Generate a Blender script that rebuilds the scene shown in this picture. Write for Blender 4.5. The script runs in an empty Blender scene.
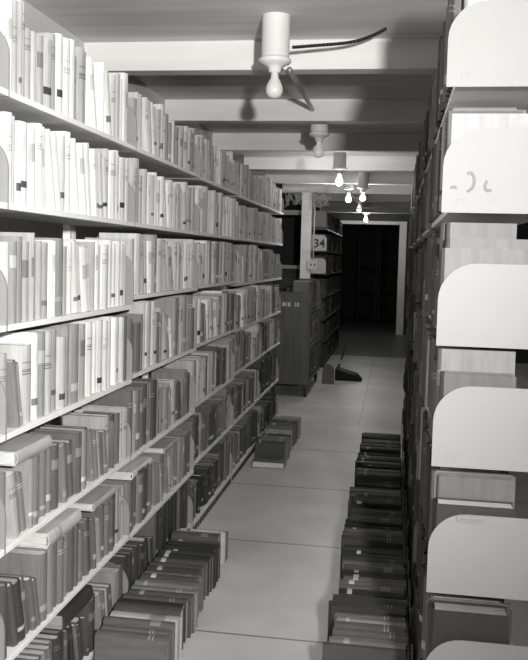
import bpy, math, random
from mathutils import Vector, Matrix
C = bpy.context.scene.collection
sc = bpy.context.scene
rnd = random.Random(11)
PI = math.pi

# ------------------------------------------------------------------ camera, world, lights, exposure
CH = 1.2432
YAW, PITCH, ROLL, FPX, SHY = .1541, .0602, .0271, 837.906, -21.2189
_f = Vector((-math.sin(YAW)*math.cos(PITCH), math.cos(YAW)*math.cos(PITCH), -math.sin(PITCH)))
_r0 = Vector((math.cos(YAW), math.sin(YAW), 0)); _u0 = _r0.cross(_f)
_r = math.cos(ROLL)*_r0 + math.sin(ROLL)*_u0
_u = -math.sin(ROLL)*_r0 + math.cos(ROLL)*_u0
cam = bpy.data.cameras.new('camera'); co = bpy.data.objects.new('camera', cam); C.objects.link(co)
M = Matrix((( _r.x, _u.x, -_f.x, 0), (_r.y, _u.y, -_f.y, 0), (_r.z, _u.z, -_f.z, CH), (0, 0, 0, 1)))
co.matrix_world = M
cam.sensor_fit = 'VERTICAL'; cam.sensor_height = 24; cam.sensor_width = 24
cam.lens = FPX/660*24
cam.shift_y = SHY/660
cam.clip_start = .02
sc.camera = co

def px(X, Y, Z):
    d = Vector((X, Y, Z-CH)); w = d.dot(_f)
    if w < .05: return None
    return 264+FPX*d.dot(_r)/w, 330+SHY-FPX*d.dot(_u)/w

w = bpy.data.worlds.new('world'); sc.world = w; w.use_nodes = True
w.node_tree.nodes['Background'].inputs[0].default_value = (1, .99, .95, 1)
w.node_tree.nodes['Background'].inputs[1].default_value = .006
sc.view_settings.view_transform = 'Standard'; sc.view_settings.look = 'None'
sc.view_settings.gamma = 1; sc.view_settings.use_curve_mapping = False
sc.view_settings.exposure = 0.5
WARM = (1, .995, .98)

def lamp(name, kind, loc, power, radius, target=None, **k):
    l = bpy.data.lights.new(name, kind); l.energy = power; l.color = WARM
    if kind in ('POINT', 'SPOT'): l.shadow_soft_size = radius
    for a, b in k.items(): setattr(l, a, b)
    o = bpy.data.objects.new(name, l); C.objects.link(o); o.location = loc
    if target: o.rotation_euler = (Vector(target)-Vector(loc)).to_track_quat('-Z', 'Y').to_euler()
    return o
# the photographer's flash, held just right of the camera
lamp('flash', 'SPOT', (.34, -.25, 1.465), 365, .04, (-1.8, 2.9, 1.85), spot_size=math.radians(112), spot_blend=1.0)
BULBX = -.45
BULB_Y = [3.0, 4.74, 6.48, 8.3, 10.0]
BULB_W = [0, 0, 6, 8, 0]

# ------------------------------------------------------------------ helpers
def nodes(m):
    m.use_nodes = True
    return m.node_tree, m.node_tree.nodes['Principled BSDF']

def mat(name, v, rough=.6, noise=.12, scale=(8, 8, 8), metal=0, coat=0, bump=0, detail=3, tint=(1, .99, .965)):
    m = bpy.data.materials.new(name); nt, b = nodes(m)
    b.inputs['Roughness'].default_value = rough; b.inputs['Metallic'].default_value = metal
    if coat: b.inputs['Coat Weight'].default_value = coat
    tc = nt.nodes.new('ShaderNodeTexCoord'); mp = nt.nodes.new('ShaderNodeMapping')
    mp.inputs['Scale'].default_value = scale
    n = nt.nodes.new('ShaderNodeTexNoise'); n.inputs['Scale'].default_value = 1; n.inputs['Detail'].default_value = detail
    r = nt.nodes.new('ShaderNodeValToRGB')
    lo, hi = v*(1-noise), min(v*(1+noise), .92)
    r.color_ramp.elements[0].position = .3; r.color_ramp.elements[1].position = .7
    r.color_ramp.elements[0].color = (lo*tint[0], lo*tint[1], lo*tint[2], 1)
    r.color_ramp.elements[1].color = (hi*tint[0], hi*tint[1], hi*tint[2], 1)
    L = nt.links.new
    L(tc.outputs['Object'], mp.inputs[0]); L(mp.outputs[0], n.inputs['Vector'])
    L(n.outputs['Fac'], r.inputs[0]); L(r.outputs[0], b.inputs['Base Color'])
    if bump:
        bp = nt.nodes.new('ShaderNodeBump'); bp.inputs['Strength'].default_value = bump; bp.inputs['Distance'].default_value = .002
        L(n.outputs['Fac'], bp.inputs['Height']); L(bp.outputs[0], b.inputs['Normal'])
    return m

TONES = [.012, .025, .045, .075, .12, .18, .26, .35, .45, .56, .68, .8]
BM = [mat('book_cloth_%d' % i, t, .55, .16, (60, 60, 9), bump=.15) for i, t in enumerate(TONES)]
M_page = mat('page_edges', .55, .9, .22, (30, 900, 30), detail=1)
M_pagd = mat('aged_page_edges', .3, .9, .3, (30, 900, 30), detail=1)
M_shelf = mat('painted_shelf_steel', .86, .75, .06, (6, 6, 6))
M_plate = mat('painted_bracket_steel', .25, .6, .03, (5, 5, 5))
M_wire = mat('grey_wire', .4, .6)
M_dsteel = mat('dark_and_dimmed_steel', .06, .4, .2, (10, 10, 10))  # caster steel; on the far bays it carries their dimness as colour
M_wall = mat('whitewashed_wall', .62, .85, .07, (2, 2, 2), bump=.1)
M_beam = mat('painted_joist', .8, .7, .10, (1.2, 10, 10), bump=.15)
M_wood = mat('dark_wood', .06, .42, .35, (30, 30, 2.5), bump=.1)
M_white = mat('white_paint', .7, .6, .05, (4, 4, 4))
M_porc = mat('porcelain', .78, .2, .02, (4, 4, 4), coat=.5)
M_black = mat('black_rubber', .015, .6, .2, (20, 20, 20))
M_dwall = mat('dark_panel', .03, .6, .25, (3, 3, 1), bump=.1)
M_cond = mat('conduit_metal', .42, .35, .08, (20, 20, 20), metal=.6)
M_mark = mat('printed_mark', .07, .7, .2)
M_faint = mat('faded_mark', .205, .6, .05)
M_print = mat('white_lettering', .7, .6, .05)

def ceil_mat():
    m = mat('ceiling_boards', .7, .8, .14, (1.0, 14, 4), bump=.1); return m
M_ceil = ceil_mat()

def floor_mat(name, v, seam=True):
    m = mat(name, v, .38, .10, (3, 3, 3), detail=8)
    nt, b = nodes(m); L = nt.links.new
    ramp = [n for n in nt.nodes if n.type == 'VALTORGB'][0]
    tc = [n for n in nt.nodes if n.type == 'TEX_COORD'][0]
    sp = nt.nodes.new('ShaderNodeSeparateXYZ'); L(tc.outputs['Object'], sp.inputs[0])
    def line(sock, off, per, wd):
        a = nt.nodes.new('ShaderNodeMath'); a.operation = 'SUBTRACT'; L(sock, a.inputs[0]); a.inputs[1].default_value = off
        q = nt.nodes.new('ShaderNodeMath'); q.operation = 'PINGPONG'; L(a.outputs[0], q.inputs[0]); q.inputs[1].default_value = per/2
        c = nt.nodes.new('ShaderNodeMath'); c.operation = 'LESS_THAN'; L(q.outputs[0], c.inputs[0]); c.inputs[1].default_value = wd
        return c
    a = line(sp.outputs['Y'], 3.5732, .914, .005)
    c = line(sp.outputs['X'], -.232, 1.83, .003)
    g = nt.nodes.new('ShaderNodeMath'); g.operation = 'GREATER_THAN'; L(sp.outputs['Y'], g.inputs[0]); g.inputs[1].default_value = 6.315
    h = nt.nodes.new('ShaderNodeMath'); h.operation = 'MULTIPLY'; L(g.outputs[0], h.inputs[0]); L(c.outputs[0], h.inputs[1])
    mx = nt.nodes.new('ShaderNodeMath'); mx.operation = 'MAXIMUM'; L(a.outputs[0], mx.inputs[0]); L(h.outputs[0], mx.inputs[1])
    mix = nt.nodes.new('ShaderNodeMixRGB'); L(mx.outputs[0], mix.inputs[0]); L(ramp.outputs[0], mix.inputs[1])
    mix.inputs[2].default_value = (v*.32, v*.32, v*.3, 1)
    # slow wear blotches of the concrete
    n2 = nt.nodes.new('ShaderNodeTexNoise'); n2.inputs['Scale'].default_value = 1.3; n2.inputs['Detail'].default_value = 6
    L(tc.outputs['Object'], n2.inputs['Vector'])
    mr = nt.nodes.new('ShaderNodeMapRange'); L(n2.outputs['Fac'], mr.inputs[0])
    mr.inputs[1].default_value = .3; mr.inputs[2].default_value = .7; mr.inputs[3].default_value = .82; mr.inputs[4].default_value = 1.12
    ml = nt.nodes.new('ShaderNodeMixRGB'); ml.blend_type = 'MULTIPLY'; ml.inputs[0].default_value = 1
    L(mix.outputs[0], ml.inputs[1]); L(mr.outputs[0], ml.inputs[2])
    L(ml.outputs[0], b.inputs['Base Color'])
    return m
M_floor = floor_mat('concrete_floor', .74)
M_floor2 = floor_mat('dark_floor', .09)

def bulb_mat(name, e):
    m = bpy.data.materials.new(name); nt, b = nodes(m)
    b.inputs['Base Color'].default_value = (.62, .61, .58, 1); b.inputs['Roughness'].default_value = .35
    b.inputs['Emission Color'].default_value = (1, .985, .93, 1); b.inputs['Emission Strength'].default_value = e
    return m

class MB:
    def __init__(s): s.v = []; s.f = []; s.m = []
    def add(s, vs, fs, mi=0, mx=None):
        o = len(s.v)
        if mx is not None: vs = [mx @ Vector(p) for p in vs]
        s.v += [tuple(p) for p in vs]
        s.f += [tuple(i+o for i in f) for f in fs]
        s.m += (mi if isinstance(mi, list) else [mi]*len(fs))
        return s
    def box(s, x0, x1, y0, y1, z0, z1, mi=0, mx=None):
        vs = [(x, y, z) for z in (z0, z1) for y in (y0, y1) for x in (x0, x1)]
        return s.add(vs, [(0,2,3,1), (4,5,7,6), (0,1,5,4), (2,6,7,3), (0,4,6,2), (1,3,7,5)], mi, mx)
    def tube(s, p, q, r, n=12, mi=0, r2=None):
        p = Vector(p); q = Vector(q); d = (q-p).normalized(); r2 = r if r2 is None else r2
        a = d.orthogonal().normalized(); b = d.cross(a)
        vs = []
        for c, rr in ((p, r), (q, r2)):
            for k in range(n):
                t = 2*PI*k/n; vs.append(c+rr*(math.cos(t)*a+math.sin(t)*b))
        fs = [(k, (k+1) % n, n+(k+1) % n, n+k) for k in range(n)]+[tuple(range(n))[::-1], tuple(range(n, 2*n))]
        return s.add(vs, fs, mi)
    def lathe(s, prof, n=24, mi=0, c=(0, 0, 0)):
        vs = []; fs = []
        for (r, z) in prof:
            for k in range(n):
                t = 2*PI*k/n; vs.append((c[0]+r*math.cos(t), c[1]+r*math.sin(t), c[2]+z))
        for i in range(len(prof)-1):
            for k in range(n):
                fs.append((i*n+k, i*n+(k+1) % n, (i+1)*n+(k+1) % n, (i+1)*n+k))
        fs.append(tuple(range(n))[::-1]); fs.append(tuple(range((len(prof)-1)*n, len(prof)*n)))
        return s.add(vs, fs, mi)
    def prism(s, poly, y0, y1, mi=0):          # poly in XZ, extruded along Y
        n = len(poly)
        vs = [(x, y0, z) for x, z in poly]+[(x, y1, z) for x, z in poly]
        return s.add(vs, [tuple(range(n)), tuple(range(n, 2*n))[::-1]]+[(i, n+i, n+(i+1) % n, (i+1) % n) for i in range(n)], mi)
    def build(s, name, mats, parent=None, smooth=False, bevel=0):
        me = bpy.data.meshes.new(name); me.from_pydata(s.v, [], s.f)
        for m in (mats if isinstance(mats, list) else [mats]): me.materials.append(m)
        me.polygons.foreach_set('material_index', s.m)
        if smooth: me.polygons.foreach_set('use_smooth', [True]*len(s.f))
        me.validate(); me.update()
        import bmesh
        bm = bmesh.new(); bm.from_mesh(me); bmesh.ops.recalc_face_normals(bm, faces=bm.faces); bm.to_mesh(me); bm.free()
        o = bpy.data.objects.new(name, me); C.objects.link(o)
        if parent: o.parent = parent
        if bevel:
            b = o.modifiers.new('bevel', 'BEVEL'); b.width = bevel; b.segments = 2; b.limit_method = 'ANGLE'
        return o

def tag(o, label=None, cat=None, group=None, kind=None):
    if label: o['label'] = label
    if cat: o['category'] = cat
    if group: o['group'] = group
    if kind: o['kind'] = kind
    return o
def empty(name, loc, rz=0):
    o = bpy.data.objects.new(name, None); C.objects.link(o); o.location = loc; o.rotation_euler = (0, 0, rz)
    o.empty_display_size = .05
    return o
def box_obj(name, b, m, kind='structure', bevel=0):
    return tag(MB().box(*b).build(name, m, bevel=bevel), kind=kind)

def text(name, body, size, m, loc, rot, parent=None, ext=.0006):
    cu = bpy.data.curves.new(name, 'FONT'); cu.body = body; cu.size = size; cu.extrude = ext; cu.offset = size*.02; cu.align_x = 'CENTER'; cu.align_y = 'CENTER'
    o = bpy.data.objects.new(name, cu); C.objects.link(o)
    me = bpy.data.meshes.new_from_object(o); bpy.data.objects.remove(o)
    o = bpy.data.objects.new(name, me); me.materials.clear(); me.materials.append(m); C.objects.link(o)
    o.location = loc; o.rotation_euler = rot
    if parent: o.parent = parent
    return o
# ------------------------------------------------------------------ the room
H = 2.103; XW = -1.29; XR = .62
box_obj('floor', (XW-.1, 3.2, -1.6, 10.97, -.1, 0), M_floor)
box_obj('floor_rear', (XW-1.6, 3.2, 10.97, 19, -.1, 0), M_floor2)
box_obj('floor_side', (XW-1.6, XW-.1, 6.5, 10.97, -.1, 0), M_floor)
box_obj('ceiling', (XW-1.6, 3.2, -1.6, 19, H, H+.1), M_ceil)
box_obj('wall_left', (XW-.1, XW, -1.6, 6.5, 0, H), M_wall)
box_obj('wall_left_return', (XW-1.6, XW-.1, 6.4, 6.5, 0, H), M_wall)
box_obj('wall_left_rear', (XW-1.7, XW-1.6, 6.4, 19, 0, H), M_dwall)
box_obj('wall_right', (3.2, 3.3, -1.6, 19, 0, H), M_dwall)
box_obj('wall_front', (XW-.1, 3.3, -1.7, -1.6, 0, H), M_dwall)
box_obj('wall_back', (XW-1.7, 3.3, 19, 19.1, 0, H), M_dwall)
# joists across the aisle
BY0, BS = 3.32, 1.2185
for k in range(-3, 9):
    y = BY0+BS*k
    tag(MB().box(XW, 2.6 if k < 6 else 1.6, y, y+.09, H-.116, H).build('trim_%d' % (k+4), M_beam, bevel=.003), kind='structure')
# partition with the wide doorway at the far end
YD = 14.45
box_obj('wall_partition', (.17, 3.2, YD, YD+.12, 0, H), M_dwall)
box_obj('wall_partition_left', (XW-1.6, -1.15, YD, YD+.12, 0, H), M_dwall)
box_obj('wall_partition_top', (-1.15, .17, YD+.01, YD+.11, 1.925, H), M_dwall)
box_obj('trim_20', (-1.15, .04, YD-.02, YD+.12, 1.87, 1.925), M_white)
box_obj('trim_21', (.045, .165, YD-.02, YD+.12, 0, 1.925), M_white)

# ------------------------------------------------------------------ shelving
JN = [1.756+.914*k for k in range(-1, 6)]
def plate_poly(x0, x1, s):               # s=+1: front at x0 is nearer the aisle of a right hand range
    z0, z1, r = (-.018 if s > 0 else -.014), .150, .075
    p = [(x1, z0), (x0, z0), (x0, z1-r)]
    for k in range(1, 9):
        t = PI/2*k/8
        p.append((x0+s*(r-r*math.cos(t)), z1-r+r*math.sin(t)))
    p.append((x1, z1))
    return p

ORD = ['zeroth','first','second','third','fourth','fifth','sixth','seventh','eighth','ninth','tenth','eleventh','twelfth','thirteenth',
 'fourteenth','fifteenth','sixteenth','seventeenth','eighteenth','nineteenth','twentieth','twenty-first','twenty-second','twenty-third',
 'twenty-fourth','twenty-fifth','twenty-sixth','twenty-seventh','twenty-eighth','twenty-ninth','thirtieth','thirty-first','thirty-second',
 'thirty-third','thirty-fourth','thirty-fifth','thirty-sixth','thirty-seventh','thirty-eighth','thirty-ninth','fortieth','forty-first','forty-second','forty-third','forty-fourth','forty-fifth']
ROWN = ['top', 'second', 'third', 'fourth', 'fifth', 'sixth', 'bottom']

def bay(xf, s, y0, y1, hs, label, group, dep=.21, card=None, dark=False):
    M_shelf_, M_plate_ = (M_dsteel, M_dsteel) if dark else (M_shelf, M_plate)  # dark: dimness of the far range put into its shelf and plate colour
    """s = -1: range on the left, faces +X.  s = +1: range on the right, faces -X."""
    yc = (y0+y1)/2
    t = empty('shelving_bay', (xf+s*dep/2, yc, 0))
    tag(t, label, 'shelving', group)
    ox = -s*dep/2                          # local x of the front edge
    bk = s*dep/2
    hy = (y1-y0)/2
    for e in (-1, 1):                      # slim steel uprights at the back corners
        ya = e*(hy-.014)
        MB().box(min(bk+s*.003, bk+s*.028), max(bk+s*.003, bk+s*.028), ya-.0125, ya+.0125, 0, hs[0]+.10).build('upright', M_shelf_, t, bevel=.001)
    for i, h in enumerate(hs):
        m = MB()
        a, b = sorted((ox, bk))
        if s > 0: a += .018             # these shelves sit a little behind their end plates
        m.box(a, b, -hy+.002, hy-.002, h-.014, h)
        if i < len(hs)-1: pass
        sh = m.build('shelf', M_shelf_, t, bevel=.0015)
        for e in (-1, 1):
            yy = e*(hy-.0005)
            p = [(x, z+h) for x, z in plate_poly(ox, bk, s)]
            pl = MB().prism(p, min(yy, yy-e*.0028), max(yy, yy-e*.0028)).build('end_plate', M_plate_, sh)
            if card and e == -1 and i < 5:      # punched slots and, on the second plate, faded brush marks
                mk = MB(); u0, w0 = ox+.028, h-.004
                mk.add([(u0+q[0], -hy-.0004, w0+q[1]) for q in ((0, 0), (.0009, 0), (.0009, .0115), (.0151, .0115), (.0151, 0), (.016, 0), (.016, .0125), (0, .0125))], [(0, 1, 2, 7), (2, 3, 6, 7), (3, 4, 5, 6)])
                mk.build('slot', M_faint, sh)
                mk = MB()
                pts = [(math.cos(PI*q/8), math.sin(PI*q/8)) for q in range(9)]
                n9 = len(pts)
                mk.add([(ox+.100+.006*c_, -hy-.0004, h+.006*s_) for c_, s_ in pts]+[(ox+.100+.005*c_, -hy-.0004, h+.005*s_) for c_, s_ in pts], [(q, q+1, n9+q+1, n9+q) for q in range(n9-1)])
                mk.build('slot', M_faint, sh)
                if i == 1:
                    for arc in ([(.048, .060), (.056, .062), (.061, .052), (.062, .042), (.058, .030), (.049, .024)], [(.017, .031), (.022, .034), (.028, .031)], [(.086, .046), (.082, .034), (.086, .026), (.096, .028)]):
                        mk = MB()
                        for a1, a2 in zip(arc, arc[1:]):
                            mk.tube((ox+a1[0], -hy-.0003, h+a1[1]), (ox+a2[0], -hy-.0003, h+a2[1]), .0028, 6)
                        mk.build('faded_marking', M_faint, sh)
            if card and card == i and e == -1:
                c = MB().box(ox+.055, ox+.110, -hy-.004, -hy-.001, h+.136, h+.147).build('card_holder', M_plate, sh, bevel=.0008)
                MB().box(ox+.060, ox+.105, -hy-.0046, -hy-.0041, h+.1395, h+.1435).build('card', M_faint, sh)
                tag(c, 'white metal card holder clipped on the plate')
    zb = hs[-1]-.018
    a, b = sorted((ox+s*.003, bk))
    m = MB().box(a, b, -hy+.006, hy-.006, 0, zb)
    n = 20
    for k in range(n):                     # slots in the plinth
        yk = -hy+.03+(2*hy-.06)*k/(n-1)
        x = ox+s*.0028
        m.box(min(x, x-s*.003), max(x, x-s*.003), yk-.013, yk+.013, .004, zb-.003, 1)
    m.build('plinth', [M_shelf_, M_black], t)
    return t

LX, RX = -.8526, .087
LH = {-2: [1.597, 1.35, 1.078, .831, .568, .300, .052], -1: [1.597, 1.35, 1.078, .831, .568, .300, .052],
      0: [1.597, 1.35, 1.108, .843, .566, .296, .052], 1: [1.592, 1.35, 1.115, .853, .588, .326, .052],
      2: [1.585, 1.353, 1.10, .845, .605, .328, .052], 3: [1.588, 1.355, 1.10, .845, .608, .328, .052]}
BAYN = {-2: 'cut off', -1: 'nearest', 0: 'second', 1: 'third', 2: 'fourth', 3: 'farthest'}
for n in range(-2, 4):
    y0 = 2.67+.914*n
    lab = {-2: 'white steel book shelving bay cut off by the left edge of the view',
           -1: 'white steel shelving bay of pale books, nearest whole bay on the left',
           0: 'second white steel shelving bay from the near end, left of the aisle',
           1: 'middle bay of the long left bookcase, third from the near end',
           2: 'next to last bay of the long left bookcase, before the cross aisle',
           3: 'last far bay of the long left bookcase, in front of the book truck'}[n]
    bay(LX, -1, y0, y0+.914, LH[n], lab, 'bays of the left bookcase')
RH = [1.612, 1.363, 1.094, .846, .582, .318, .052]
RY0 = 1.727
for n in range(5):
    y0 = RY0+.914*n
    lab = ['near end bay of the right bookcase with broad white rounded end plates',
           'second bay of the dark right bookcase, just behind the end bay',
           'middle bay of the shadowed right bookcase beside the floor books',
           'fourth bay from the near end of the shadowed right bookcase',
           'farthest bay of the right bookcase before the cross aisle'][n]
    bay(RX, 1, y0, y0+.914, RH, lab, 'bays of the right bookcase', dep=.23, card=4 if n == 0 else None)
RGX = -.785
GH = [1.60, 1.345, 1.085, .82, .56, .30, .052]
for n in range(3):
    y0 = 9.62+.914*n
    lab = ['far dark bookcase end bay with a plate numbered 34, behind the truck', 'second bay of the far dark bookcase past the post',
           'third bay of the far dark bookcase, next to the doorway'][n]
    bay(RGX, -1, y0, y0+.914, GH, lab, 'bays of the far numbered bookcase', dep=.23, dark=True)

# faded smudges, embossed slots on the near end plates
def decal_curve(pts, r, name, m, parent=None):
    mb = MB()
    for a, b in zip(pts, pts[1:]): mb.tube(a, b, r, 8)
    return mb.build(name, m, parent)

# ------------------------------------------------------------------ books
def book_parts(t, h, d, style, rb):
    """style: dict(body tone index, bands [(z0,z1,tone)]) -> (cover MB, pages MB); spine at x=0 facing +x"""
    c = min(.0026, t*.16)
    bulge = min(.0075, t*.26)
    zs = [0.0]
    bands = sorted(style['bands'])
    seg = []; cur = 0
    for a, b, tone in bands:
        if a > cur: seg.append((cur, a, None))
        seg.append((a, b, tone)); cur = b
    if cur < 1: seg.append((cur, 1, None))
    zs = [0]+[s_[1]*h for s_ in seg]
    outer = [(-d, t/2)]; inner = [(-d, t/2-c)]
    K = 4
    for k in range(K+1):
        a = -1+2*k/K
        y = -a*t/2; x = -bulge*a*a
        outer.append((x, y)); inner.append((x-c, y*(t/2-c)/(t/2)))
    outer.append((-d, -t/2)); inner.append((-d, -t/2+c))
    n = len(outer); vs = []
    for z in zs:
        vs += [(x, y, z) for x, y in outer]
    for z in (0, h): vs += [(x, y, z) for x, y in inner]
    fs = []; mi = []
    mats = []
    def mid(tn):
        if tn not in mats: mats.append(tn)
        return mats.index(tn)
    body = mid(style['tone'])
    for j, s_ in enumerate(seg):
        for i in range(n-1):
            fs.append((j*n+i, j*n+i+1, (j+1)*n+i+1, (j+1)*n+i))
            mi.append(mid(s_[2]) if (s_[2] is not None and 1 <= i <= K) else body)
    I0 = len(zs)*n; I1 = I0+n; T = (len(zs)-1)*n
    for i in range(n-1):
        fs.append((I0+i, I0+i+1, I1+i+1, I1+i)); mi.append(body)
        fs.append((i, i+1, I0+i+1, I0+i)); mi.append(body)
        fs.append((T+i, T+i+1, I1+i+1, I1+i)); mi.append(body)
    for a in (0, n-1):
        fs.append(tuple(j*n+a for j in range(len(zs)))+(I1+a, I0+a)); mi.append(body)
    pg = MB().box(-d+.004, -bulge-c-.0005, -t/2+c+.0002, t/2-c-.0002, .0035, h-.0035)
    return vs, fs, mi, mats, pg

def style_for(v, rb):
    i = min(range(len(TONES)), key=lambda k: abs(math.log(TONES[k]/v)))
    bands = []; desc = ''
    u = rb.random()
    if v > .3:
        if u < .24:
            z = rb.uniform(.12, .22); bands.append((z, z+rb.uniform(.05, .11), rb.choice([2, 3, 4, 5]))); desc = 'with a dark label'
        elif u < .5:
            z = rb.uniform(.55, .72); q = max(i-rb.choice([2, 3, 4]), 3); bands += [(z, z+.015, q), (z+.035, z+.05, q), (z+.06, z+.07, q), (z+.15, z+.16, q)]; desc = 'with grey title lines'
        elif u < .68:
            z = rb.uniform(.5, .6); bands += [(z, z+.22, max(i-2, 3))]; desc = 'with a grey title panel'
    else:
        if u < .33:
            z = rb.uniform(.10, .2); bands.append((z, z+rb.uniform(.05, .10), rb.choice([6, 7, 8, 9]))); desc = 'with a pale label'
        elif u < .55:
            z = rb.uniform(.7, .8); bands += [(z, z+.012, min(i+4, 10)), (z+.05, z+.062, min(i+4, 10))]; desc = 'with thin pale lines'
        elif u < .68:
            z = rb.uniform(.6, .68); bands += [(z, z+.15, min(i+2, 11))]; desc = 'with a lighter panel'
    return dict(tone=i, bands=bands, desc=desc)

def tone_word(i): return ['black', 'black', 'dark', 'dark', 'dark grey', 'grey', 'mid grey', 'light grey', 'light grey', 'pale', 'pale', 'white'][i]

BOOKS = []      # dict(t,h,d,style,mx,area,label,group)
def area_of(mx, t, h, d):
    A = 0
    c = [mx @ Vector(p) for p in ((0, -t/2, 0), (0, t/2, 0), (0, t/2, h), (0, -t/2, h))]
    P = [px(*q) for q in c]
    if any(p is None for p in P): return 0
    xs = [p[0] for p in P]; ys = [p[1] for p in P]
    a = abs(sum(P[i][0]*P[(i+1) % 4][1]-P[(i+1) % 4][0]*P[i][1] for i in range(4)))/2
    fx = max(0, min(528, max(xs))-max(0, min(xs)))/max(max(xs)-min(xs), 1e-6)
    fy = max(0, min(660, max(ys))-max(0, min(ys)))/max(max(ys)-min(ys), 1e-6)
    return a*fx*fy

def add_book(mx, t, h, d, v, where, group, force=None, boost=1.0, bare=False, rb=rnd):
    st = style_for(v, rb)
    if bare: st['bands'] = []; st['desc'] = ''
    size = ('tall ' if h > .205 else 'short ' if h < .165 else '')+('thick ' if t > .042 else 'thin ' if t < .02 else '')
    BOOKS.append(dict(t=t, h=h, d=d, st=st, mx=mx, area=area_of(mx, t, h, d)*boost, where=where, group=group, size=size, force=force))
    return BOOKS[-1]

def side_mx(xf, s, y, z, setback, lean=0):
    """spine toward the aisle"""
    R = Matrix.Rotation(lean, 4, 'X')
    if s > 0: R = R @ Matrix.Rotation(PI, 4, 'Z')
    return Matrix.Translation((xf+s*setback, y, z)) @ R

def fill(xf, s, y0, y1, z, hmax, vm, vs, place, group, tmin=.014, tmax=.05, hm=.19, hsd=.018, lean_p=.12, depth=(.125, .165), rev=False, rb=rnd, gap_end=True, boost=1, sb=.003, dens=1):
    c = y0+.007; n = 0; hp = hmax
    recs = []
    runh = hm; runv = vm
    while True:
        n += 1
        if rb.random() < .22: runh = hm+rb.gauss(0, hsd)      # sets of a size
        if rb.random() < .30: runv = min(.84, max(.012, vm*math.exp(rb.gauss(0, vs*.8))))
        t = min(tmax, max(tmin, rb.gauss(.031, .010)))*dens
        h = min(hmax, max(.135, runh+rb.gauss(0, .008)))
        v = min(.84, max(.012, runv*math.exp(rb.gauss(0, vs*.45))))
        d = rb.uniform(*depth)
        lean = 0
        if recs and rb.random() < lean_p*.25 and c < y1-.25:
            th = math.radians(rb.uniform(6, 14)); k = rb.choice([2, 3, 4, 5])
            y = c+min(h, hp)*math.sin(th)+.001
            for q in range(k):
                t = min(.034, max(tmin, rb.gauss(.024, .006)))
                if q: h = min(h+rb.uniform(-.012, .0), hmax-.01); n += 1
                h = max(.13, min(h, hmax-.012))
                wdt = t/math.cos(th)
                if y+wdt > y1-.01: break
                yc = y+t/2*math.cos(th)
                zz = z+t/2*math.sin(th)+.0004
                recs.append(add_book(side_mx(xf, s, yc, zz, sb+rb.uniform(0, .012), th), t, h, d, v, (n, place), group, boost=boost, rb=rb))
                v = min(.84, max(.012, runv*math.exp(rb.gauss(0, vs*.5))))
                y += wdt+.0008
            c = y+.001; hp = h
            continue
        if c+t > y1-.007: break
        recs.append(add_book(side_mx(xf, s, c+t/2, z+.0003, sb+rb.uniform(0, .014)), t, h, d, v, (n, place), group, boost=boost, rb=rb))
        c += t+.0010; hp = h
    return recs

# left bookcase
VM = [  # rows top..bottom ; bays -2..3
 [.60, .58, .40, .38, .36, .36],
 [.60, .62, .50, .46, .42, .42],
 [.56, .56, .46, .42, .38, .36],
 [.34, .36, .31, .36, .34, .32],
 [.24, .22, .19, .26, .24, .22],
 [.15, .12, .10, .12, .11, .11],
 [.10, .13, .05, .08, .08, .08]]
VS = [.28, .22, .35, .75, .75, .8, .8]
for n in range(-2, 4):
    y0 = 2.67+.914*n
    for i in range(7):
        hs = LH[n]
        gap = .25 if i == 0 else hs[i-1]-hs[i]-.018
        rb = random.Random(100*i+n*7+5)
        bw = {-2: 'the cut off left bay', -1: 'the nearest left bay', 0: 'the second left bay', 1: 'the third left bay', 2: 'the fourth left bay', 3: 'the last left bay'}[n]
        lying = (i, n) in ((5, -1), (5, 0), (4, -1), (6, -1))
        hm = [.205, .205, .19, .195, .185, .185, .18][i]
        recs = fill(LX, -1, y0, y0+.914, hs[i], min(gap-.014, .235) if not lying else gap-.075, VM[i][n+2], VS[i],
             (ROWN[i], bw), 'books on the %s shelf of %s' % (ROWN[i], bw),
             hm=min(.178 if (i == 0 and n >= 0) else hm, gap-.03), lean_p=[.5, .6, .5, .5, .4, .8, .6][i], rb=rb)
        if lying:
            # books laid flat on the tops of the upright ones
            def top_at(ya, yb):
                m = 0
                for r in recs:
                    cy = r['mx'].translation.y
                    if cy+r['t']/2+.04 > ya and cy-r['t']/2-.04 < yb:
                        for q in ((0, -r['t']/2, r['h']), (0, r['t']/2, r['h']), (-r['d'], -r['t']/2, r['h'])):
                            m = max(m, (r['mx'] @ Vector(q)).z)
                return m
            LY = {(5, -1): [(2.02, .225, .040, .60, 'thick pale book'), (2.35, .20, .022, .42, 'thin light grey book')],
                  (5, 0): [(2.72, .235, .026, .68, 'white book with a dark printed title'), (3.12, .19, .02, .5, 'thin pale book')],
                  (6, -1): [(2.13, .22, .045, .05, 'thick black book')],
                  (4, -1): [(1.83, .20, .034, .5, 'light grey book with ruled page edges')]}[(i, n)]
            for (ya, L, tt, v, nm) in LY:
                zt = top_at(ya, ya+L)+.001+tt/2
                mx = Matrix(((1, 0, 0, LX-.006), (0, 0, -1, ya+L), (0, 1, 0, zt), (0, 0, 0, 1)))
                add_book(mx, tt, L, .15, v, None, 'books lying flat on top of rows in the left bookcase',
                         force=nm+' lying flat on %s row of %s' % (ROWN[i], bw.replace('the ', '', 1)), boost=50, rb=rb)

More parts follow.
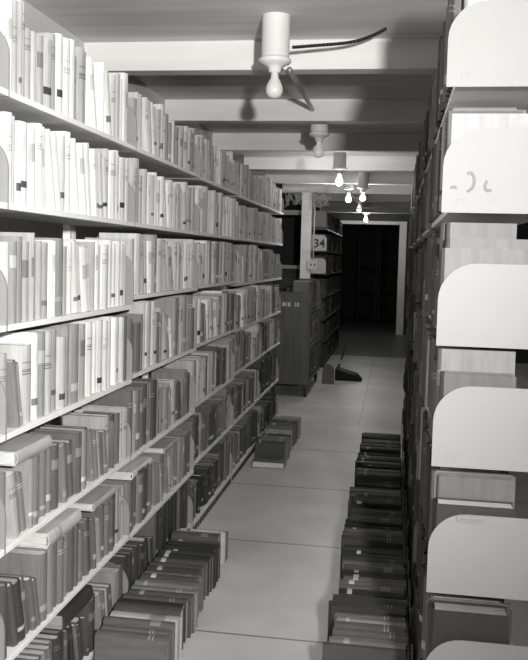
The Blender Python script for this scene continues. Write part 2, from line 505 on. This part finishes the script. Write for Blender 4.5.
# right bookcase
for n in range(5):
    y0 = RY0+.914*n
    for i in range(7):
        rb = random.Random(900+31*i+n)
        gap = .26 if i == 0 else RH[i-1]-RH[i]-.018
        bw = ['the right end bay', 'the second right bay', 'the third right bay', 'the fourth right bay', 'the fifth right bay'][n]
        ys = y0
        if n == 0:      # the first wide book just behind the end plate, as seen over it
            spec = [(.045, .235, .16, .2, .40), (.045, .180, .175, .007, .26), (.04, .180, .16, .004, .11), (.045, .172, .15, .012, .09), (.05, .165, .165, .008, .03), (.05, .205, .16, .01, .03), (.045, .19, .16, .01, .03)][i]
            t, h, d, sbk, v = spec
            if i == 0: sbk = .03
            add_book(side_mx(RX, 1, y0+.012+t/2, RH[i]+.0003, sbk), t, h, d, v, None, 'first books on the shelves of the right end bay',
                     force='%s book standing directly behind the %s end plate of the right bookcase' % (['tall pale', 'wide white', 'grey cloth', 'worn grey', 'black cloth', 'dark', 'plain dark'][i], ROWN[i]), boost=50, bare=True)
            if i in (1, 2):
                pass
            ys = y0+.012+t
        fill(RX, 1, ys, y0+.914, RH[i], min(gap-.012, .235), .11 if i < 5 else .05, .7, (ROWN[i], bw), 'books on the %s shelf of %s' % (ROWN[i], bw),
             hm=min(.2, gap-.03), lean_p=.5, depth=(.14, .18), rb=rb, sb=.004, boost=.9)

# far numbered bookcase
for n in range(3):
    for i in range(7):
        rb = random.Random(1500+31*i+n)
        gap = .26 if i == 0 else GH[i-1]-GH[i]-.018
        fill(RGX, -1, 9.62+.914*n, 9.62+.914*(n+1), GH[i], min(gap-.02, .22), .07, .5, (ROWN[i], 'the far bookcase'), 'books in the far numbered bookcase', rb=rb, boost=.2)

# rows on the floor, spine up, head or tail toward the aisle
def floor_mx(x0, y, z):      # local z(height) -> +X from x0, spine up at height z, thickness along Y
    return Matrix(((0, 0, 1, x0), (0, -1, 0, y), (1, 0, 0, z), (0, 0, 0, 1)))
def floor_row(y0, y1, xe, L, D, vm, name, group, seed, side, boost=1.5):
    """side=-1: fixed left end at the wall side (xe = wall side x), books reach out to +X"""
    rb = random.Random(seed); c = y0; n = 0
    items = []
    runL, runD, runv = L, D, vm
    while c < y1:
        n += 1
        if rb.random() < .35: runL = L+rb.gauss(0, .012); runD = D+rb.gauss(0, .010)
        if rb.random() < .5: runv = vm*math.exp(rb.gauss(0, .75))
        t = min(.055, max(.018, rb.gauss(.036, .009)))
        if c+t > y1: break
        l = runL+rb.uniform(-.006, .006); d = runD+rb.uniform(-.005, .005)
        v = min(.5, max(.012, runv*math.exp(rb.gauss(0, .35))))
        x0 = xe+rb.uniform(0, .012) if side < 0 else xe-l-rb.uniform(0, .012)
        items.append(add_book(floor_mx(x0, c+t/2, d+.0008), t, l, d, v, (n, name), group, boost=boost, rb=rb))
        c += t+.0008
    return items
floor_row(5.00, 5.86, -.815, .180, .128, .06, 'the far left floor row', 'books standing spine up in the far left floor row', 23, -1)
floor_row(2.30, 3.36, -.842, .205, .135, .12, 'the near left floor row', 'books standing spine up in the near left floor row', 8, -1)
floor_row(3.00, 5.32, .070, .225, .175, .04, 'the long right floor row', 'books standing spine up in the long right floor row', 14, 1, boost=.8)
floor_row(2.25, 2.995, .075, .22, .19, .05, 'the near right floor row', 'books standing spine up in the near right floor row', 15, 1, boost=1.2)
bk = add_book(Matrix(((0, 0, 1, -.80), (1, 0, 0, 4.985), (0, 1, 0, .0185), (0, 0, 0, 1))), .035, .19, .13, .16, None,
              'book lying loose on the floor', force='grey book lying flat on the floor in front of the far left floor row', boost=50)

# book truck load
TX, TY0, TY1 = -.735, 7.45, 8.55
TRK = [.765, .455, .145]
for i, z in enumerate(TRK):
    rb = random.Random(70+i)
    hm = [.27, .235, .235][i]
    for rec in fill(TX-.004, -1, TY0+.03, TY1-.03, z, [.30, .27, .27][i], [.16, .10, .10][i], .5, (['upper', 'middle', 'lower'][i], 'the book truck'),
         'books on the %s shelf of the book truck' % ['upper', 'middle', 'lower'][i], rb=rb, hm=hm, boost=1.3, lean_p=0, dens=1.3, sb=.004): pass

def emit_book(b):
    """cover with its page block below it"""
    vs, fs, mi, mats, pg = book_parts(b['t'], b['h'], b['d'], b['st'], rnd)
    m = MB(); m.add(vs, fs, mi)
    o = m.build('book', [BM[k] for k in mats])
    o.matrix_world = b['mx']
    if b['force'] and 'printed title' in b['force']:
        text('title', 'THE  GARDNER', .019, M_mark, (-.0005+.0012, 0, b['h']/2), (0, PI/2, 0), o).rotation_euler = Matrix(((0, 0, 1), (0, -1, 0), (1, 0, 0))).to_euler()
    p = pg.build('page_block', M_page if b['st']['tone'] > 5 or rnd.random() < .3 else M_pagd, o)
    return o
LIM = 330
vis = sorted([b for b in BOOKS if b['area'] > 0], key=lambda b: -b['area'])
ind = set(id(b) for b in vis[:LIM])
rest = MB(); restmats = BM+[M_page]
for b in BOOKS:
    if id(b) in ind:
        o = emit_book(b)
        if b['force']: lab = b['force']
        else:
            n, (row, bw) = b['where'] if isinstance(b['where'][1], tuple) else (b['where'][0], (None, b['where'][1]))
            lab = (b['size']+tone_word(b['st']['tone'])+' book')
            if row is None:
                lab = lab+' spine up, '+ORD[n]+' from near end of '+bw.replace('the ', '', 1)
            else:
                tail = ORD[n]+' from near end, '+row+' shelf of '+bw.replace('the ', '', 1)
                if b['st']['desc'] and len((lab+' '+b['st']['desc']+', '+tail).split()) <= 16: lab += ' '+b['st']['desc']
                lab += ', '+tail
        if len(lab.split()) > 16 and b['size']: lab = lab.split(' ', 1)[1]
        if len(lab.split()) > 16: lab = lab.replace('thick ', '').replace('thin ', '')
        if len(lab.split()) > 16: lab = lab.replace(' grey book', ' book') if 'mid grey' not in lab else lab.replace('mid grey', 'grey')
        g = b['group']
        tag(o, lab, 'book', g)
    else:
        vs, fs, mi, mats, pg = book_parts(b['t'], b['h'], b['d'], b['st'], rnd)
        rest.add(vs, fs, [mats[k] for k in mi], b['mx'])
        rest.add(pg.v, pg.f, len(BM), b['mx'])
tag(rest.build('far_books', restmats), 'remaining small dark and pale books filling the far shelves on both sides', 'books', kind='stuff')

# ------------------------------------------------------------------ lamps
def bulb_profile():
    return [(.0125, 0), (.0135, -.012), (.015, -.022), (.022, -.034), (.028, -.048), (.0305, -.060), (.029, -.074), (.022, -.085), (.011, -.091), (.001, -.0925)]
def light_fixture(x, y, power, em, label, zb=H, drop=.145, full=True):
    t = empty('ceiling_light', (x, y, zb)); tag(t, label, 'ceiling light', 'bare bulb ceiling lights along the aisle')
    MB().lathe([(.050, 0), (.050, -drop), (.046, -drop-.002)], 28).build('mounting_box', M_white, t, smooth=False)
    z = -drop-.002
    MB().lathe([(.046, z), (.057, z-.004), (.0585, z-.012), (.052, z-.020), (.034, z-.028), (.024, z-.034), (.0215, z-.050), (.020, z-.052)], 32).build('socket', M_porc, t, smooth=True)
    MB().lathe([(r, z-.050+q) for r, q in bulb_profile()], 24).build('bulb', bulb_mat('lamp_glass', em), t, smooth=True)
    if power:
        l = lamp('bulb_light', 'POINT', (0, 0, z-.18), power, .03); l.parent = t
    return t
LL = ['nearest bare bulb in a porcelain holder, large at the top of the view', 'second bare bulb lamp from the camera, above the aisle',
      'third bare bulb lamp, below the joist over the middle aisle', 'fourth bare bulb lamp, glowing near the long bright joist',
      'fifth bare bulb lamp, small, beyond the bright joist']
for k, y in enumerate(BULB_Y):
    light_fixture(BULBX+(-.03 if k == 3 else 0), y, BULB_W[k], [.06, .12, 1.5, 2, 1][k], LL[k])
light_fixture(-.49, 13.35, 10, 14, 'brightly glowing bulb hanging in front of the dark doorway', drop=.10)
light_fixture(-.335, 8.15, 0, 1.2, 'bare bulb lamp right of the row, under the bright joist')

# conduit between the first two joists, loose cable right of the first lamp
tag(MB().tube((-.437, 3.30, 1.982), (-.47, 4.545, 2.047), .0115, 12).build('conduit', M_cond, smooth=True),
    'straight metal conduit slanting between the first two joists behind the nearest bulb', 'conduit')
cp = []
for k in range(25):
    u = k/24
    cp.append((-.395+.33*u, 3.04+.10*u, 2.003+.09*u*u+.006*math.sin(u*6)))
cb = MB()
for a, b in zip(cp, cp[1:]): cb.tube(a, b, .006, 8)
tag(cb.build('cable', M_black, smooth=True), 'black cable running right from the nearest ceiling lamp', 'cable')

# ------------------------------------------------------------------ book truck
t = empty('book_truck', ((TX-.18), (TY0+TY1)/2, 0))
tag(t, 'dark wooden book truck on casters standing past the left bookcase', 'book truck')
hw = .18; hl = (TY1-TY0)/2
for e in (-1, 1):
    y = e*(hl-.012)
    p = MB().box(-hw, hw, y-.012, y+.012, .115, .948).build('end_panel', M_wood, t, bevel=.003)
for z in TRK:
    MB().box(-hw+.002, hw-.002, -hl+.0245, hl-.0245, z-.018, z-.0005).build('shelf', M_wood, t, bevel=.002)
for ex in (-1, 1):
    for ey in (-1, 1):
        x = ex*(hw-.035); y = ey*(hl-.04)
        c = MB().tube((x, y, .115), (x, y, .085), .014, 12).box(x-.016, x-.012, y-.018, y+.018, .03, .09).box(x+.012, x+.016, y-.018, y+.018, .03, .09).box(x-.016, x+.016, y-.018, y+.018, .085, .09)
        c = c.build('caster', M_dsteel, t)
        MB().tube((x-.010, y, .038), (x+.010, y, .038), .0375, 20).build('wheel', M_black, c)
text('lettering', '818  10', .050, M_print, (.0, -hl-.001, .835), (PI/2, 0, 0), t)

# ------------------------------------------------------------------ post, outlet box, wires, cage, loose things
YP = 9.29
t = empty('wooden_post', (-.995, YP+.06, 0)); tag(t, 'white painted wooden post rising from behind the book truck to the bright joist', 'post')
MB().box(-.056, .056, -.056, .056, 0, 1.985).build('shaft', M_beam, t, bevel=.003)
t = empty('outlet_box', (-.905, YP-.012, 1.185)); tag(t, 'small light outlet box fixed to the white post', 'outlet box')
MB().box(-.062, .05, -.02, .012, -.05, .05).build('cover', M_white, t, bevel=.002)
for dx in (-.02, .018): MB().box(dx-.007, dx+.007, -.0235, -.0195, -.014, .014).build('socket', M_mark, t)
tag(MB().tube((-.905, YP-.006, 1.236), (-.905, YP-.006, 1.984), .008, 10).build('conduit', M_white, smooth=True), 'thin pale conduit running up the white post above the outlet box', 'conduit')
def tangle(name, x0, x1, z0, y, n, seed, label, r=.0035):
    rb = random.Random(seed); mb = MB()
    for k in range(n):
        p = Vector((rb.uniform(x0, x1), y+rb.uniform(-.03, .03), 1.98)); pts = [p.copy()]
        L = rb.uniform(.5, 1); vx = rb.uniform(-.6, .6)
        for s_ in range(12):
            a = s_/11*PI
            pts.append(Vector((min(x1, max(x0, p.x+vx*.12*a/PI*2+.02*math.sin(a*5+k))), p.y+.02*math.sin(a*3+k), 1.978-(z0)*L*math.sin(a)+.012*math.sin(a*9+k)*math.sin(a))))
        for a, b in zip(pts, pts[1:]): mb.tube(a, b, r, 5)
    return tag(mb.build(name, M_wire), label, 'wires')
tangle('wire_tangle', -1.26, -1.05, .15, YP-.02, 9, 3, 'tangle of loose pale wires hanging from the joist left of the post')
tangle('wire_tangle', -.91, -.72, .19, YP-.10, 8, 9, 'tangle of loose pale wires hanging from the joist right of the post')
pts = [(-.52, 9.3, 1.98), (-.49, 9.3, 1.94), (-.44, 9.3, 1.92), (-.41, 9.3, 1.91), (-.40, 9.3, 1.885), (-.425, 9.3, 1.87), (-.40, 9.3, 1.855), (-.39, 9.3, 1.83), (-.42, 9.3, 1.81), (-.445, 9.3, 1.82)]
mb = MB()
for a, b in zip(pts, pts[1:]): mb.tube(a, b, .005, 6)
tag(mb.build('dangling_wire', M_white), 'single curled pale wire dangling from the bright joist', 'wire')

# number plate of the far bookcase: a flat sign on the range's end
def end_sign(z0, z1, label, numeral=None):
    w_ = .27; r = .05
    p = [(RGX-w_, z0), (RGX, z0), (RGX, z1-r)]+[(RGX-r+r*math.cos(PI/2*k/6), z1-r+r*math.sin(PI/2*k/6)) for k in range(1, 7)]+[(RGX-w_, z1)]
    t = empty('end_sign', (0, 9.58, 0)); tag(t, label, 'sign')
    MB().prism(p, -.012, -.008).build('plate', M_white, t)
    if numeral: text('numeral', numeral, .135, M_mark, (RGX-.085, -.0135, (z0+z1)/2-.01), (PI/2, 0, 0), t)
end_sign(1.345, 1.525, 'pale rounded plate numbered 34 on the end of the far bookcase', '34')
end_sign(1.085, 1.26, 'blank pale rounded plate below the number 34 plate')
tag(MB().box(-1.02, -.80, 9.60, 9.606, 1.62, 1.80).build('card', M_plate), 'blank light card above the number 34 plate', 'card')

# wire mesh cage left of the post
YC = 10.6
t = empty('mesh_partition', (-1.75, YC, 0)); tag(t, 'dark wire mesh partition with pale rails between bookcase and post', 'partition')
MB().box(-1.1, .62, -.02, .02, 1.80, 1.86).build('rail', M_white, t)
MB().box(-1.1, .62, -.02, .02, 1.12, 1.165).build('rail', M_white, t)
mb = MB()
for k in range(46):
    x = -1.1+k*.038
    for sgn in (-1, 1):
        x2 = x+sgn*.62
        a = Vector((x, 0, .5)); b = Vector((x2, 0, 1.12))
        if x2 < -1.1: b = Vector((-1.1, 0, .5+(x+1.1)))
        if x2 > .62: b = Vector((.62, 0, .5+(.62-x)))
        if (b-a).length > .03: mb.tube(a, b, .0022, 4)
mb.build('mesh', M_white, t)
MB().box(-1.1, .62, -.02, .02, .46, .50).build('rail', M_dwall, t)
for x in (-1.08, .60): MB().box(x-.02, x+.02, -.019, .019, 0, 1.80).build('frame_post', M_dwall, t)
box_obj('wall_cage', (-2.85, -1.13, 12.4, 12.5, 0, H), M_dwall)

# things on the floor past the truck
t = empty('loose_plate', (-.63, 8.36, 0)); tag(t, 'rounded pale metal bookend standing on the floor behind the truck', 'bookend')
p = [(-.06, 0), (.06, 0), (.06, .14)]+[(.0+.06*math.cos(PI*k/10), .14+.06*math.sin(PI*k/10)) for k in range(1, 10)]+[(-.06, .14)]
MB().prism(p, -.0015, .0015).build('plate', M_plate, t)
MB().box(-.06, .06, .002, .09, 0, .002).build('foot', M_plate, t)
t = empty('dustpan', (-.46, 8.75, 0)); tag(t, 'dark dustpan on the floor with its handle leaning up', 'dustpan')
MB().prism([(-.12, 0), (.16, 0), (.10, .06), (-.12, .12)], -.12, .12).build('pan', M_black, t, bevel=.004)
MB().tube((-.10, 0, .10), (-.02, .0, .36), .011, 12).build('handle', M_wood, t)
MB().tube((-.082, 0, .16), (-.066, 0, .21), .0145, 12).build('grip', M_white, t)
# dark shelving seen through the doorway
for n in range(2):
    x = -.55+.42*n
    t = empty('storage_rack', (x, 17.2, 0)); tag(t, ['dark storage rack in the unlit room, left one beyond the doorway', 'dark storage rack in the unlit room, right one beyond the doorway'][n], 'rack', 'racks in the dark room')
    for z in (.1, .5, .9, 1.3, 1.7): MB().box(-.18, .18, -.15, .15, z, z+.02).build('shelf', M_black, t)
    for ex in (-1, 1):
        for ey in (-1, 1): MB().box(ex*.18-.015, ex*.18+.015, ey*.15-.015, ey*.15+.015, 0, 1.85).build('upright', M_black, t)
